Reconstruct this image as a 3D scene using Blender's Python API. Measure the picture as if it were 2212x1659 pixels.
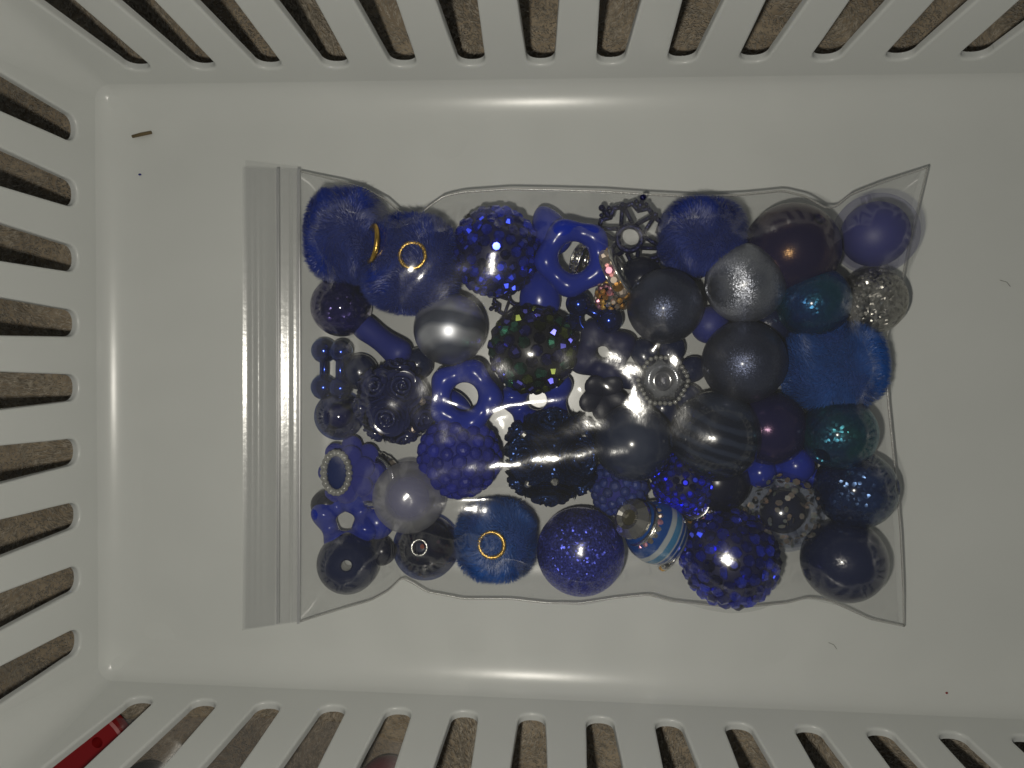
import bpy, bmesh, math, random
import numpy as np
from mathutils import Vector, Matrix

random.seed(7); rng = np.random.default_rng(7)
S = 0.001                       # everything below is written in millimetres
sc = bpy.context.scene
for o in list(bpy.data.objects): bpy.data.objects.remove(o)

# ------------------------------------------------------------------ camera
F = 1580.0; CU, CV = 1106.0, 829.5; H = 193.0      # focal length and centre on a 2212 x 1659 frame
def rot(a, b, c):
    return (Matrix.Rotation(a, 3, 'X') @ Matrix.Rotation(b, 3, 'Y') @ Matrix.Rotation(c, 3, 'Z'))
MC = rot(-0.0322, 0.0647, 0.0143)
cam = bpy.data.cameras.new('camera'); camo = bpy.data.objects.new('camera', cam)
sc.collection.objects.link(camo); sc.camera = camo
cam.sensor_fit = 'HORIZONTAL'; cam.sensor_width = 36.0; cam.lens = 36.0 * F / 2212.0
cam.clip_start = 0.005; cam.clip_end = 10.0
camo.matrix_world = Matrix.Translation((0, 0, H * S)) @ MC.to_4x4()
# ------------------------------------------------------------------ light: dim room + phone flash beside the lens
w = bpy.data.worlds.new('World'); sc.world = w; w.use_nodes = True
bg = w.node_tree.nodes['Background']; bg.inputs[0].default_value = (0.90, 0.96, 1.0, 1); bg.inputs[1].default_value = 0.06
fl = bpy.data.lights.new('phone_flash', 'POINT'); fl.energy = 0.63; fl.color = (1.0, 0.952, 0.84); fl.shadow_soft_size = 0.003
flo = bpy.data.objects.new('phone_flash', fl); sc.collection.objects.link(flo); flo.location = (-0.013, -0.016, (H - 1) * S)
sc.view_settings.view_transform = 'Standard'; sc.view_settings.look = 'None'
sc.view_settings.exposure = 0.0; sc.view_settings.gamma = 1.0; sc.view_settings.use_curve_mapping = False
sc.cycles.transparent_max_bounces = 32; sc.cycles.max_bounces = 12; sc.cycles.diffuse_bounces = 5
sc.cycles.sample_clamp_indirect = 4.0; sc.cycles.caustics_reflective = True; sc.cycles.blur_glossy = 0.15; sc.cycles.caustics_refractive = False
sc.cycles.use_denoising = True

MCn = np.array(MC)
def P(u, v, z):
    """point of the scene seen at frame position (u, v) that lies at height z"""
    d = MCn @ np.array([(u - CU) / F, -(v - CV) / F, -1.0]); t = (z - H) / d[2]
    return np.array([d[0] * t, d[1] * t, z])
def MM(px, z): return px * (H - z) / F

# ------------------------------------------------------------------ materials
def nd(nt, typ, **kw):
    n = nt.nodes.new(typ)
    for k, v in kw.items(): setattr(n, k, v)
    return n
def newmat(name):
    m = bpy.data.materials.new(name); m.use_nodes = True; nt = m.node_tree
    for n in list(nt.nodes):
        if n.type not in ('OUTPUT_MATERIAL',): nt.nodes.remove(n)
    return m, nt, nt.nodes['Material Output']
def c4(c): return (c[0], c[1], c[2], 1.0)
def ocoord(nt, scale=1.0):
    tc = nd(nt, 'ShaderNodeTexCoord'); mp = nd(nt, 'ShaderNodeMapping'); mp.inputs['Scale'].default_value = (1000 * scale,) * 3
    nt.links.new(tc.outputs['Object'], mp.inputs[0]); return mp.outputs[0]      # millimetres of the object
def pr(name, base, rough=0.4, var=None, varscale=0.25, bump=0.0, bumpscale=1.0, glitter=0.0, gscale=3.0, rand=0.0, vdetail=3.0, **kw):
    """principled material: noise between base and var, optional bump, optional glitter flakes (per-cell normals)"""
    m, nt, out = newmat(name); b = nd(nt, 'ShaderNodeBsdfPrincipled'); L = nt.links.new
    L(b.outputs[0], out.inputs[0]); b.inputs['Base Color'].default_value = c4(base); b.inputs['Roughness'].default_value = rough
    for k, v in kw.items():
        i = b.inputs[k.replace('_', ' ')]; i.default_value = c4(v) if isinstance(v, tuple) else v
    co = None
    if var is not None or bump or glitter: co = ocoord(nt)
    col = None
    if var is not None:
        n = nd(nt, 'ShaderNodeTexNoise'); n.inputs['Scale'].default_value = varscale; n.inputs['Detail'].default_value = vdetail
        L(co, n.inputs['Vector']); r = nd(nt, 'ShaderNodeValToRGB'); L(n.outputs[0], r.inputs[0])
        r.color_ramp.elements[0].position = 0.36; r.color_ramp.elements[1].position = 0.66
        r.color_ramp.elements[0].color = c4(base); r.color_ramp.elements[1].color = c4(var); col = r.outputs[0]
    if rand:
        oi = nd(nt, 'ShaderNodeObjectInfo'); mr = nd(nt, 'ShaderNodeMapRange')
        mr.inputs[3].default_value = 1 - rand; mr.inputs[4].default_value = 1 + rand * 1.6
        L(oi.outputs['Random'], mr.inputs[0]); hs = nd(nt, 'ShaderNodeHueSaturation')
        L(mr.outputs[0], hs.inputs['Value']); hs.inputs['Color'].default_value = c4(base)
        if col: L(col, hs.inputs['Color'])
        col = hs.outputs[0]
    if col: L(col, b.inputs['Base Color'])
    nrm = None
    if glitter:
        v = nd(nt, 'ShaderNodeTexVoronoi'); v.inputs['Scale'].default_value = gscale; L(co, v.inputs['Vector'])
        s1 = nd(nt, 'ShaderNodeVectorMath', operation='SUBTRACT'); L(v.outputs['Color'], s1.inputs[0]); s1.inputs[1].default_value = (.5, .5, .5)
        s2 = nd(nt, 'ShaderNodeVectorMath', operation='SCALE'); L(s1.outputs[0], s2.inputs[0]); s2.inputs['Scale'].default_value = glitter
        g = nd(nt, 'ShaderNodeNewGeometry'); s3 = nd(nt, 'ShaderNodeVectorMath', operation='ADD'); L(s2.outputs[0], s3.inputs[0]); L(g.outputs['Normal'], s3.inputs[1])
        s4 = nd(nt, 'ShaderNodeVectorMath', operation='NORMALIZE'); L(s3.outputs[0], s4.inputs[0]); nrm = s4.outputs[0]
    if bump:
        n = nd(nt, 'ShaderNodeTexNoise'); n.inputs['Scale'].default_value = bumpscale; n.inputs['Detail'].default_value = 4; L(co, n.inputs['Vector'])
        bp = nd(nt, 'ShaderNodeBump'); bp.inputs['Strength'].default_value = bump; bp.inputs['Distance'].default_value = 0.0003
        L(n.outputs[0], bp.inputs['Height']); 
        if nrm: L(nrm, bp.inputs['Normal'])
        nrm = bp.outputs[0]
    if nrm: L(nrm, b.inputs['Normal'])
    return m
def film(name, tint=(.95, .95, .95), milk=0.05, rough=0.2, refl=1.0, bump=0.25, bscale=0.5, milkcol=(.8, .8, .8), cap=.12, haze=.10):
    """thin clear plastic: mostly see-through, a little milky, mirror-like at the surface"""
    m, nt, out = newmat(name); L = nt.links.new
    tr = nd(nt, 'ShaderNodeBsdfTransparent'); tr.inputs[0].default_value = c4(tint)
    df = nd(nt, 'ShaderNodeBsdfDiffuse'); df.inputs[0].default_value = c4(milkcol)
    m1 = nd(nt, 'ShaderNodeMixShader'); m1.inputs[0].default_value = milk; L(tr.outputs[0], m1.inputs[1]); L(df.outputs[0], m1.inputs[2])
    gl = nd(nt, 'ShaderNodeBsdfGlossy'); gl.inputs['Roughness'].default_value = rough; gl.inputs[0].default_value = (1, 1, 1, 1)
    g2 = nd(nt, 'ShaderNodeBsdfGlossy'); g2.inputs['Roughness'].default_value = min(.5, rough * 1.9)
    gm = nd(nt, 'ShaderNodeMixShader'); gm.inputs[0].default_value = haze; L(gl.outputs[0], gm.inputs[1]); L(g2.outputs[0], gm.inputs[2])
    fr = nd(nt, 'ShaderNodeFresnel'); fr.inputs[0].default_value = 1.5
    ml = nd(nt, 'ShaderNodeMath', operation='MULTIPLY'); ml.inputs[1].default_value = refl; ml.use_clamp = True; L(fr.outputs[0], ml.inputs[0])
    mn = nd(nt, 'ShaderNodeMath', operation='MINIMUM'); mn.inputs[1].default_value = cap; L(ml.outputs[0], mn.inputs[0])
    m2 = nd(nt, 'ShaderNodeMixShader'); L(mn.outputs[0], m2.inputs[0]); L(m1.outputs[0], m2.inputs[1]); L(gm.outputs[0], m2.inputs[2])
    if bump:
        n = nd(nt, 'ShaderNodeTexNoise'); n.inputs['Scale'].default_value = bscale; n.inputs['Detail'].default_value = 5; L(ocoord(nt), n.inputs['Vector'])
        bp = nd(nt, 'ShaderNodeBump'); bp.inputs['Strength'].default_value = bump; bp.inputs['Distance'].default_value = 0.0002
        L(n.outputs[0], bp.inputs['Height']); L(bp.outputs[0], gl.inputs['Normal']); L(bp.outputs[0], g2.inputs['Normal'])
    L(m2.outputs[0], out.inputs[0]); return m

M_basket = pr('white_polypropylene', (.64, .655, .635), .28, var=(.62, .635, .615), varscale=.03, bump=.05, bumpscale=.35)
M_carpet = pr('carpet_backing', (.28, .225, .16), .95, var=(.40, .33, .24), varscale=.25)
M_pile = pr('carpet_yarn', (.23, .20, .155), .7, var=(.48, .42, .335), varscale=.7, Sheen_Weight=.3)
M_film = film('bag_film', (.955, .955, .955), .016, .15, 2.3, .4, .35, cap=.095)
M_filmback = film('bag_film_back', (.95, .95, .95), .02, .3, .6, .0, cap=.05)
M_seal = film('zip_film', (.955, .955, .955), .06, .24, 3.2, .25, .6, cap=.16)
M_track = film('zip_track_plastic', (.95, .95, .955), .07, .36, 10.0, .1, .6, cap=.5)
M_edge = film('bag_seam', (.72, .72, .71), .25, .25, 3.0, .6, 1.5, (.85, .84, .8), cap=.3)
M_gold = pr('gold_metal', (.78, .50, .13), .28, Metallic=1.0, bump=.3, bumpscale=5)
M_silver = pr('silver_metal', (.75, .74, .70), .22, Metallic=1.0, bump=.2, bumpscale=6)
M_royal = pr('royal_blue_plastic', (.012, .028, .31), .22, Specular_IOR_Level=.45, bump=.05, bumpscale=2, var=(.016, .035, .36), varscale=.1)
M_royal_matte = pr('royal_blue_matte', (.018, .028, .22), .5, bump=.1, bumpscale=3)
M_navy_matte = pr('navy_matte', (.010, .013, .075), .55, bump=.1, bumpscale=3)
M_slate_matte = pr('slate_matte', (.016, .018, .038), .45, bump=.15, bumpscale=2)
M_fur = pr('dark_blue_fur', (.010, .026, .20), .42, var=(.016, .040, .28), varscale=.3, Specular_IOR_Level=.5)
M_fur2 = pr('bright_blue_fur', (.012, .07, .29), .42, var=(.018, .095, .38), varscale=.3, Specular_IOR_Level=.5)
M_furskin = pr('blue_fur_skin', (.008, .02, .15), .8)
M_furskin2 = pr('bright_blue_fur_skin', (.009, .05, .24), .8)
M_hole_shade = pr('painted_hole_shade', (.02, .02, .03), .6)  # shade down the eyelet holes, put into the colour of a disc
M_gem = pr('cobalt_rhinestone', (.012, .026, .36), .26, rand=.8, Metallic=.85, Coat_Weight=.25, Coat_Roughness=.12)
M_gemcore = pr('cobalt_core', (.003, .004, .05), .5)
M_gemdk = pr('dark_ab_rhinestone', (.03, .11, .075), .2, rand=.8, Metallic=.93)
M_gemdk3 = pr('dark_ab_yellow_rhinestone', (.08, .10, .02), .2, rand=.8, Metallic=.93)
M_gemdk2 = pr('dark_ab_violet_rhinestone', (.025, .025, .14), .2, rand=.8, Metallic=.93)
M_dkcore = pr('black_core', (.004, .004, .008), .5)
M_gemab = pr('clear_ab_rhinestone', (.50, .42, .34), .34, rand=.5, Metallic=.75, Thin_Film_Thickness=500.0)
M_gempink = pr('pink_ab_rhinestone', (.75, .35, .45), .34, rand=.5, Metallic=.8)
M_gemgold = pr('amber_ab_rhinestone', (.85, .45, .12), .34, rand=.5, Metallic=.8)
M_gemsil = pr('crystal_rhinestone', (.42, .41, .38), .2, rand=.6, Metallic=.85)
M_berry = pr('violet_blue_resin', (.013, .019, .24), .42, rand=.25, Specular_IOR_Level=.35, Subsurface_Weight=.0)
M_berry2 = pr('frosted_blue_resin', (.014, .03, .17), .5, rand=.25)
M_rose = pr('navy_translucent_resin', (.017, .022, .095), .2, Coat_Weight=.5, Coat_Roughness=.08)
M_roseg = pr('glitter_navy_resin', (.010, .026, .105), .28, glitter=.9, gscale=2.6, Metallic=.6, Specular_Tint=(.5, .7, 1.0))
M_pearl = pr('slate_pearl', (.055, .066, .115), .40, glitter=.34, gscale=5.0, Metallic=.8, var=(.080, .095, .16), varscale=.15, Coat_Weight=.25, Coat_Roughness=.15)
M_pearl_bright = pr('slate_cats_eye_pearl', (.44, .46, .52), .42, glitter=.4, gscale=5.0, Metallic=.9, Anisotropic=.8, var=(.28, .30, .37), varscale=.2, Coat_Weight=.15, Coat_Roughness=.2)
M_iris = pr('purple_black_lustre', (.011, .009, .045), .24, Specular_IOR_Level=.5, Specular_Tint=(1.0, .58, .25), glitter=.08, gscale=5)
M_irisp = pr('plum_lustre', (.009, .009, .055), .22, Specular_IOR_Level=.5, Specular_Tint=(1.0, .6, .9), glitter=.08, gscale=5)
M_teal = pr('petrol_lustre', (.005, .026, .13), .30, glitter=.34, gscale=2.0, Specular_IOR_Level=1.0, Specular_Tint=(.25, .8, 1.0), var=(.005, .055, .10), varscale=.16, Metallic=.45, Coat_Weight=.35, Coat_Roughness=.12)
M_tealg = pr('green_lustre', (.006, .030, .10), .30, glitter=.45, gscale=1.5, Specular_IOR_Level=1.0, Specular_Tint=(.3, .95, .75), var=(.006, .065, .075), varscale=.2, Metallic=.45, Coat_Weight=.35, Coat_Tint=(.4, .6, 1.0), Coat_Roughness=.12)
M_crackle = pr('crackle_navy', (.005, .014, .085), .24, glitter=.7, gscale=1.4, Specular_Tint=(.5, .75, 1.0), Specular_IOR_Level=.8, var=(.012, .035, .16), varscale=.2, Coat_Weight=.4, Coat_Tint=(1.0, .95, .6), Coat_Roughness=.12, Metallic=.4)
M_crackle_ab = pr('crackle_violet', (.005, .006, .06), .18, glitter=.9, gscale=.9, Specular_Tint=(.7, .55, 1.0), Specular_IOR_Level=.9, var=(.012, .010, .12), varscale=.2, Coat_Weight=.7, Coat_Roughness=.06, Metallic=.35)
M_navygloss = pr('navy_gloss', (.008, .014, .056), .26, glitter=.10, gscale=2.0, Specular_IOR_Level=.4, Coat_Weight=.35, Coat_Roughness=.12)
M_blackgloss = pr('black_gloss', (.005, .007, .026), .25, Specular_IOR_Level=.4)
M_smoke = pr('smoke_navy', (.014, .022, .055), .2, var=(.045, .055, .09), varscale=.14, Specular_IOR_Level=.4, Coat_Weight=.3, Coat_Roughness=.1)
M_metalblue = pr('metallic_cobalt', (.010, .03, .22), .18, Metallic=.85, Specular_Tint=(.6, .8, 1.0), Coat_Weight=.4, Coat_Tint=(.5, .7, 1.0), Coat_Roughness=.08)
M_darkmetal = pr('dark_blue_enamel', (.007, .007, .05), .3, Metallic=.5, glitter=.5, gscale=4.0, Specular_Tint=(.5, .55, 1.0))
M_glit = pr('cobalt_glitter', (.018, .024, .26), .36, glitter=1.0, gscale=2.2, Metallic=.75, Specular_Tint=(.8, .8, 1.0), Coat_Weight=.3, Coat_Roughness=.15, var=(.085, .11, .60), varscale=2.2)
M_silglit = pr('silver_glitter', (.35, .34, .31), .3, glitter=1.3, gscale=1.8, Metallic=.9)
M_suede = pr('violet_suede', (.023, .030, .26), .85, bump=.5, bumpscale=4, Sheen_Weight=.25, Sheen_Tint=(.5, .5, 1.0))
M_white_pearl = pr('grey_pearl', (.34, .34, .32), .18, Metallic=.25, Coat_Weight=.5, Coat_Roughness=.05)
M_core = pr('blue_core', (.018, .024, .23), .8)
M_frost = film('frosted_shell', (.80, .80, .86), .24, .45, .8, .2, 3, (.58, .58, .62))
M_frost2 = film('hazy_shell', (.84, .84, .92), .06, .45, .8, .2, 3, (.36, .36, .42), cap=.05)
M_clear = film('clear_shell', (.80, .81, .84), .06, .14, 4.0, .0, cap=.3)
M_clear_dark = film('smoke_shell', (.26, .32, .58), .03, .07, 1.3, .0, milkcol=(.1, .1, .14))
M_confetti = pr('confetti_flakes', (.55, .38, .26), .3, Metallic=.5, var=(.30, .36, .30), varscale=.35)
M_confetti_red = pr('copper_flakes', (.42, .10, .05), .4, Metallic=.4, var=(.12, .10, .12), varscale=.35)
M_navycore = pr('navy_core', (.008, .012, .045), .4)
M_red = pr('red_plastic', (.30, .012, .014), .35)
M_redbead = pr('dark_red_bead', (.16, .018, .03), .3)
M_blackbead = pr('black_bead', (.012, .010, .010), .3)
M_straw = pr('brown_straw', (.13, .095, .045), .8)
M_crumbb = pr('blue_crumb', (.03, .04, .2), .8)
M_crumbr = pr('red_crumb', (.25, .02, .02), .8)
M_lint = pr('grey_lint', (.12, .12, .11), .9)
def marble():
    m, nt, out = newmat('marbled_satin'); L = nt.links.new
    b = nd(nt, 'ShaderNodeBsdfPrincipled'); L(b.outputs[0], out.inputs[0])
    wv = nd(nt, 'ShaderNodeTexWave'); wv.inputs['Scale'].default_value = .04; wv.inputs['Distortion'].default_value = 6.0; wv.inputs['Detail'].default_value = 4; wv.inputs['Detail Scale'].default_value = .6
    mp = nd(nt, 'ShaderNodeMapping'); mp.inputs['Rotation'].default_value = (.0, .35, .15); L(ocoord(nt), mp.inputs[0]); L(mp.outputs[0], wv.inputs['Vector'])
    r = nd(nt, 'ShaderNodeValToRGB'); L(wv.outputs[0], r.inputs[0])
    r.color_ramp.elements[0].color = (.17, .19, .25, 1); r.color_ramp.elements[0].position = .25
    r.color_ramp.elements[1].color = (.66, .68, .73, 1); r.color_ramp.elements[1].position = .85
    L(r.outputs[0], b.inputs['Base Color']); b.inputs['Metallic'].default_value = .8; b.inputs['Roughness'].default_value = .42
    b.inputs['Coat Weight'].default_value = .5; b.inputs['Coat Roughness'].default_value = .06
    return m
M_marble = marble()
def stripes(name, stops, rough=.15, dist=.25):
    """colour bands along the bead's own z axis; stops = [(z in mm, colour)]"""
    m, nt, out = newmat(name); L = nt.links.new
    b = nd(nt, 'ShaderNodeBsdfPrincipled'); L(b.outputs[0], out.inputs[0]); b.inputs['Roughness'].default_value = rough
    co = ocoord(nt); n = nd(nt, 'ShaderNodeTexNoise'); n.inputs['Scale'].default_value = .12; L(co, n.inputs['Vector'])
    sx = nd(nt, 'ShaderNodeSeparateXYZ'); L(co, sx.inputs[0])
    a = nd(nt, 'ShaderNodeMath', operation='MULTIPLY_ADD'); L(n.outputs[0], a.inputs[0]); a.inputs[1].default_value = dist * 8; L(sx.outputs[2], a.inputs[2])
    mr = nd(nt, 'ShaderNodeMapRange'); mr.inputs[1].default_value = -10 + dist * 4; mr.inputs[2].default_value = 10 + dist * 4; L(a.outputs[0], mr.inputs[0])
    r = nd(nt, 'ShaderNodeValToRGB'); r.color_ramp.interpolation = 'LINEAR'; L(mr.outputs[0], r.inputs[0])
    el = r.color_ramp.elements; el.remove(el[1])
    for i, (z, c) in enumerate(stops):
        e = el[0] if i == 0 else el.new((z + 10) / 20)
        e.position = (z + 10) / 20; e.color = c4(c)
    L(r.outputs[0], b.inputs['Base Color']); b.inputs['Coat Weight'].default_value = .3
    return m
Bl, Bd, Wh, Lb = (.004, .060, .27), (.004, .065, .28), (.40, .44, .46), (.045, .20, .38)
def bands(seq, e=.18):
    st = []
    for z0, z1, c in seq: st += [(z0 + e, c), (z1 - e, c)]
    return st
M_stripe = stripes('blue_white_stripes', bands([(-10, -1.2, Bl), (-1.2, .2, Wh), (.2, 2.0, Lb), (2.0, 2.5, Wh), (2.5, 3.5, Bd), (3.5, 3.9, Wh), (3.9, 5.0, Bd), (5.0, 6.2, Wh), (6.2, 10, Bd)], .12), .18, .1)
DK, GR = (.007, .011, .026), (.026, .036, .066)
M_dkstripe = stripes('dark_grey_stripes', bands([(-10, -7, DK), (-7, -6.2, GR), (-6.2, -4.4, DK), (-4.4, -3.2, GR), (-3.2, -1.8, DK), (-1.8, -.6, GR), (-.6, 1, DK), (1, 2.4, GR), (2.4, 4, DK), (4, 5.2, GR), (5.2, 7, DK), (7, 7.8, GR)], .3), .12, .3)

# ------------------------------------------------------------------ mesh helpers
COL = sc.collection
def mesh(name, vs, fs, smooth=True, ang=None):
    me = bpy.data.meshes.new(name)
    vs = np.asarray(vs, float) * S
    me.from_pydata(vs.tolist(), [], [tuple(int(i) for i in f) for f in fs]); me.update()
    if smooth:
        me.polygons.foreach_set('use_smooth', [True] * len(me.polygons))
        if ang: me.set_sharp_from_angle(angle=math.radians(ang))
    return me
def link(name, me, mt=None, parent=None, loc=None, rotm=None):
    o = bpy.data.objects.new(name, me); COL.objects.link(o)
    if mt is not None and me is not None and not me.materials: me.materials.append(mt)
    if parent is not None: o.parent = parent
    if loc is not None: o.location = tuple(np.asarray(loc, float) * S)
    if rotm is not None: o.rotation_euler = rotm.to_euler()
    return o
def tag(o, label, cat, group=None):
    o['label'] = label; o['category'] = cat
    if group: o['group'] = group
    return o
def empty(name, loc, label, cat, group=None, rotm=None):
    o = link(name, None, None, None, loc, rotm); o.empty_display_size = .002
    return tag(o, label, cat, group)
def zto(axis):
    return Vector(axis).normalized().to_track_quat('Z', 'Y').to_matrix()
def lathe(prof, seg=32, closed=True):
    n = len(prof); vs = []; fs = []
    for i in range(seg):
        a = 2 * math.pi * i / seg
        for r, z in prof: vs.append((r * math.cos(a), r * math.sin(a), z))
    for i in range(seg):
        j = (i + 1) % seg
        for k in range(n if closed else n - 1):
            l = (k + 1) % n; fs.append((i * n + k, j * n + k, j * n + l, i * n + l))
    return vs, fs
def beadprof(R, h, n=20, sq=1.0):
    a0 = math.asin(min(.9, (h + .35) / R)); pts = []
    for i in range(n + 1):
        t = a0 + (math.pi - 2 * a0) * i / n
        pts.append((R * math.sin(t), R * sq * math.cos(t)))
    zt = pts[0][1]; e = .35
    return [(h, zt - e * .9), (h + .08, zt - .35)] + pts + [(h + .08, -zt + .35), (h, -zt + e * .9)]
def sphere(R, seg=24, rings=14):
    vs = [(0, 0, R)]; fs = []
    for i in range(1, rings):
        t = math.pi * i / rings
        for j in range(seg):
            a = 2 * math.pi * j / seg; vs.append((R * math.sin(t) * math.cos(a), R * math.sin(t) * math.sin(a), R * math.cos(t)))
    vs.append((0, 0, -R)); b = len(vs) - 1
    for j in range(seg): fs.append((0, 1 + j, 1 + (j + 1) % seg))
    for i in range(rings - 2):
        for j in range(seg):
            k = (j + 1) % seg; fs.append((1 + i * seg + j, 1 + (i + 1) * seg + j, 1 + (i + 1) * seg + k, 1 + i * seg + k))
    for j in range(seg): fs.append((b, 1 + (rings - 2) * seg + (j + 1) % seg, 1 + (rings - 2) * seg + j))
    return vs, fs
def torus(R, r, seg=40, rs=12, lob=0, amp=0, sqz=1.0, ph=0.0, ampz=0.0):
    vs = []; fs = []
    for i in range(seg):
        a = 2 * math.pi * i / seg; RR = R * (1 + amp * math.cos(lob * a + ph)); rr = r + R * amp * math.cos(lob * a + ph)
        for j in range(rs):
            b = 2 * math.pi * j / rs; q = RR + rr * math.cos(b)
            vs.append((q * math.cos(a), q * math.sin(a), sqz * rr * math.sin(b) + ampz * math.cos(lob * a + ph)))
    for i in range(seg):
        for j in range(rs):
            k = (i + 1) % seg; l = (j + 1) % rs; fs.append((i * rs + j, k * rs + j, k * rs + l, i * rs + l))
    return vs, fs
def tube(path, r, rs=6, cap=True):
    path = [Vector(p) for p in path]; vs = []; fs = []
    rad = r if isinstance(r, (list, tuple)) else [r] * len(path)
    for i, p in enumerate(path):
        d = (path[min(i + 1, len(path) - 1)] - path[max(i - 1, 0)]); d = d.normalized() if d.length > 0 else Vector((0, 0, 1))
        up = Vector((0, 0, 1)) if abs(d.z) < .95 else Vector((1, 0, 0)); a = d.cross(up).normalized(); b = a.cross(d).normalized()
        for j in range(rs):
            t = 2 * math.pi * j / rs; vs.append(tuple(p + rad[i] * (a * math.cos(t) + b * math.sin(t))))
    for i in range(len(path) - 1):
        for j in range(rs):
            k = (j + 1) % rs; fs.append((i * rs + j, i * rs + k, (i + 1) * rs + k, (i + 1) * rs + j))
    if cap: fs += [tuple(range(rs))[::-1], tuple(range((len(path) - 1) * rs, len(path) * rs))]
    return vs, fs
def join(parts):
    V = []; Fq = []
    for vs, fs in parts:
        b = len(V); V += [tuple(v) for v in vs]; Fq += [tuple(i + b for i in f) for f in fs]
    return V, Fq
def xf(part, loc=(0, 0, 0), rotm=None, scl=(1, 1, 1)):
    v = np.asarray(part[0], float) * np.asarray(scl)
    if rotm is not None: v = v @ np.array(rotm).T
    return (v + np.asarray(loc)).tolist(), part[1]
def fib(n, zmin=-1.0):
    pts = []
    for i in range(n):
        z = 1 - 2 * (i + .5) / n
        if z < zmin: break
        r = math.sqrt(1 - z * z); a = i * 2.399963; pts.append((r * math.cos(a), r * math.sin(a), z))
    return pts

OBST = []        # what the bag film lies on: (x, y, z, radius)
def obst(p, R, Ry=None, Rz=None): OBST.append((p[0], p[1], p[2], R, Ry or R, Rz or R))
def rest(rpx): return rpx * H / (F + rpx)

# ------------------------------------------------------------------ carpet under the basket
ZC = -5.0
n = 60; g = np.linspace(-330, 330, n + 1); vs = [(x, y, ZC - 1.0 + .8 * math.sin(x * .13 + 2 * math.sin(y * .05)) * math.sin(y * .11)) for y in g for x in g]
fs = [(j * (n + 1) + i, j * (n + 1) + i + 1, (j + 1) * (n + 1) + i + 1, (j + 1) * (n + 1) + i) for j in range(n) for i in range(n)]
o = link('carpet', mesh('carpet', vs, fs), M_carpet); o['kind'] = 'structure'
def pile():
    regs = [(-165, 165, 74, 104, 30000), (-165, 165, -122, -88, 32000), (-165, -124, -92, 76, 17000)]
    V = []; Fc = []
    for x0, x1, y0, y1, k in regs:
        X = rng.uniform(x0, x1, k); Y = rng.uniform(y0, y1, k)
        ang = 2.2 * np.sin(X * .09 + 1.3 * np.sin(Y * .07)) + 1.7 * np.sin(Y * .12 + X * .04) + rng.normal(0, .6, k)
        lean = rng.uniform(.5, 1.5, k); hgt = rng.uniform(1.1, 2.1, k) + .7 * np.sin(X * .21 + 2 * np.sin(Y * .13)) * np.sin(Y * .19)
        for x, y, a, l, h in zip(X, Y, ang, lean, np.maximum(hgt, .6)):
            b = len(V); wd = .15; ca, sa = math.cos(a), math.sin(a); z0 = ZC - 1.2
            px, py = -sa * wd, ca * wd
            V += [(x - px, y - py, z0), (x + px, y + py, z0), (x + ca * l * .5 + px * .9, y + sa * l * .5 + py * .9, z0 + h * .8), (x + ca * l * .5 - px * .9, y + sa * l * .5 - py * .9, z0 + h * .8), (x + ca * l * 1.5, y + sa * l * 1.5, z0 + h)]
            Fc += [(b, b + 1, b + 2, b + 3), (b + 3, b + 2, b + 4)]
    o = link('carpet_pile', mesh('carpet_pile', V, Fc, False), M_pile); o['kind'] = 'stuff'
    o['label'] = 'brown carpet pile showing through the basket slots'; o['category'] = 'carpet'
pile()

# ------------------------------------------------------------------ basket
XL, XR, YB, YT = -123.6, 136.0, -88.1, 71.5; ZW = 5.0; TW = 0.20; RC = 4.0; ZT = 56.0
basket = empty('storage_basket', (0, 0, 0), 'white slotted plastic storage basket holding the bag of beads', 'basket')
def rring(ins, z, seg=8):
    """rounded rectangle, inset by ins (negative = outwards)"""
    r = max(RC - ins, 2.5); pts = []
    for cx, cy, a0 in ((XR - ins - r, YT - ins - r, 0), (XL + ins + r, YT - ins - r, 90), (XL + ins + r, YB + ins + r, 180), (XR - ins - r, YB + ins + r, 270)):
        for i in range(seg + 1):
            a = math.radians(a0 + 90 * i / seg); pts.append((cx + r * math.cos(a), cy + r * math.sin(a), z))
    return pts
prof = []
for i in range(9):
    t = math.radians(81 * i / 8); prof.append((10.5 - 10.5 * math.sin(t) / math.sin(math.radians(81)), 5.0 * (1 - math.cos(t)) / (1 - math.cos(math.radians(81)))))
rings = [rring(a, z) for a, z in prof]; nr = len(rings[0])
V = [p for r in rings for p in r]; Fc = [tuple(range(nr))]
for k in range(len(rings) - 1):
    for i in range(nr):
        j = (i + 1) % nr; Fc.append((k * nr + i, (k + 1) * nr + i, (k + 1) * nr + j, k * nr + j))
b0 = len(V); low = rring(9.0, -2.0) ; up = rring(-2.0, 4.4)
V += up; V += low
tp = (len(rings) - 1) * nr
for i in range(nr):
    j = (i + 1) % nr; Fc.append((tp + i, b0 + i, b0 + j, tp + j)); Fc.append((b0 + i, b0 + nr + i, b0 + nr + j, b0 + j))
Fc.append(tuple(range(b0 + nr, b0 + 2 * nr))[::-1])
o = link('base', mesh('base', V, Fc, True, 40), M_basket, basket); o.modifiers.new('wn', 'WEIGHTED_NORMAL').keep_sharp = True
disc = mesh('mould_mark', *lathe([(0.01, .03), (4.9, .03), (5.6, -.02)], 40, False)); disc.materials.append(M_basket)
for u, v in ((345, 308), (968, 300), (1655, 292), (340, 1385), (1010, 1390), (1660, 1392)):
    link('mould_mark', disc, None, basket, P(u, v, 0))
RINGS = [(0.75, 0.0), (0.28, 0.10), (0.06, 0.38), (0.0, 0.8), (0.0, 2.0)]; NA = 12
ZS0, ZS1, AH = 10.6, 46.0, 3.0
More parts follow.
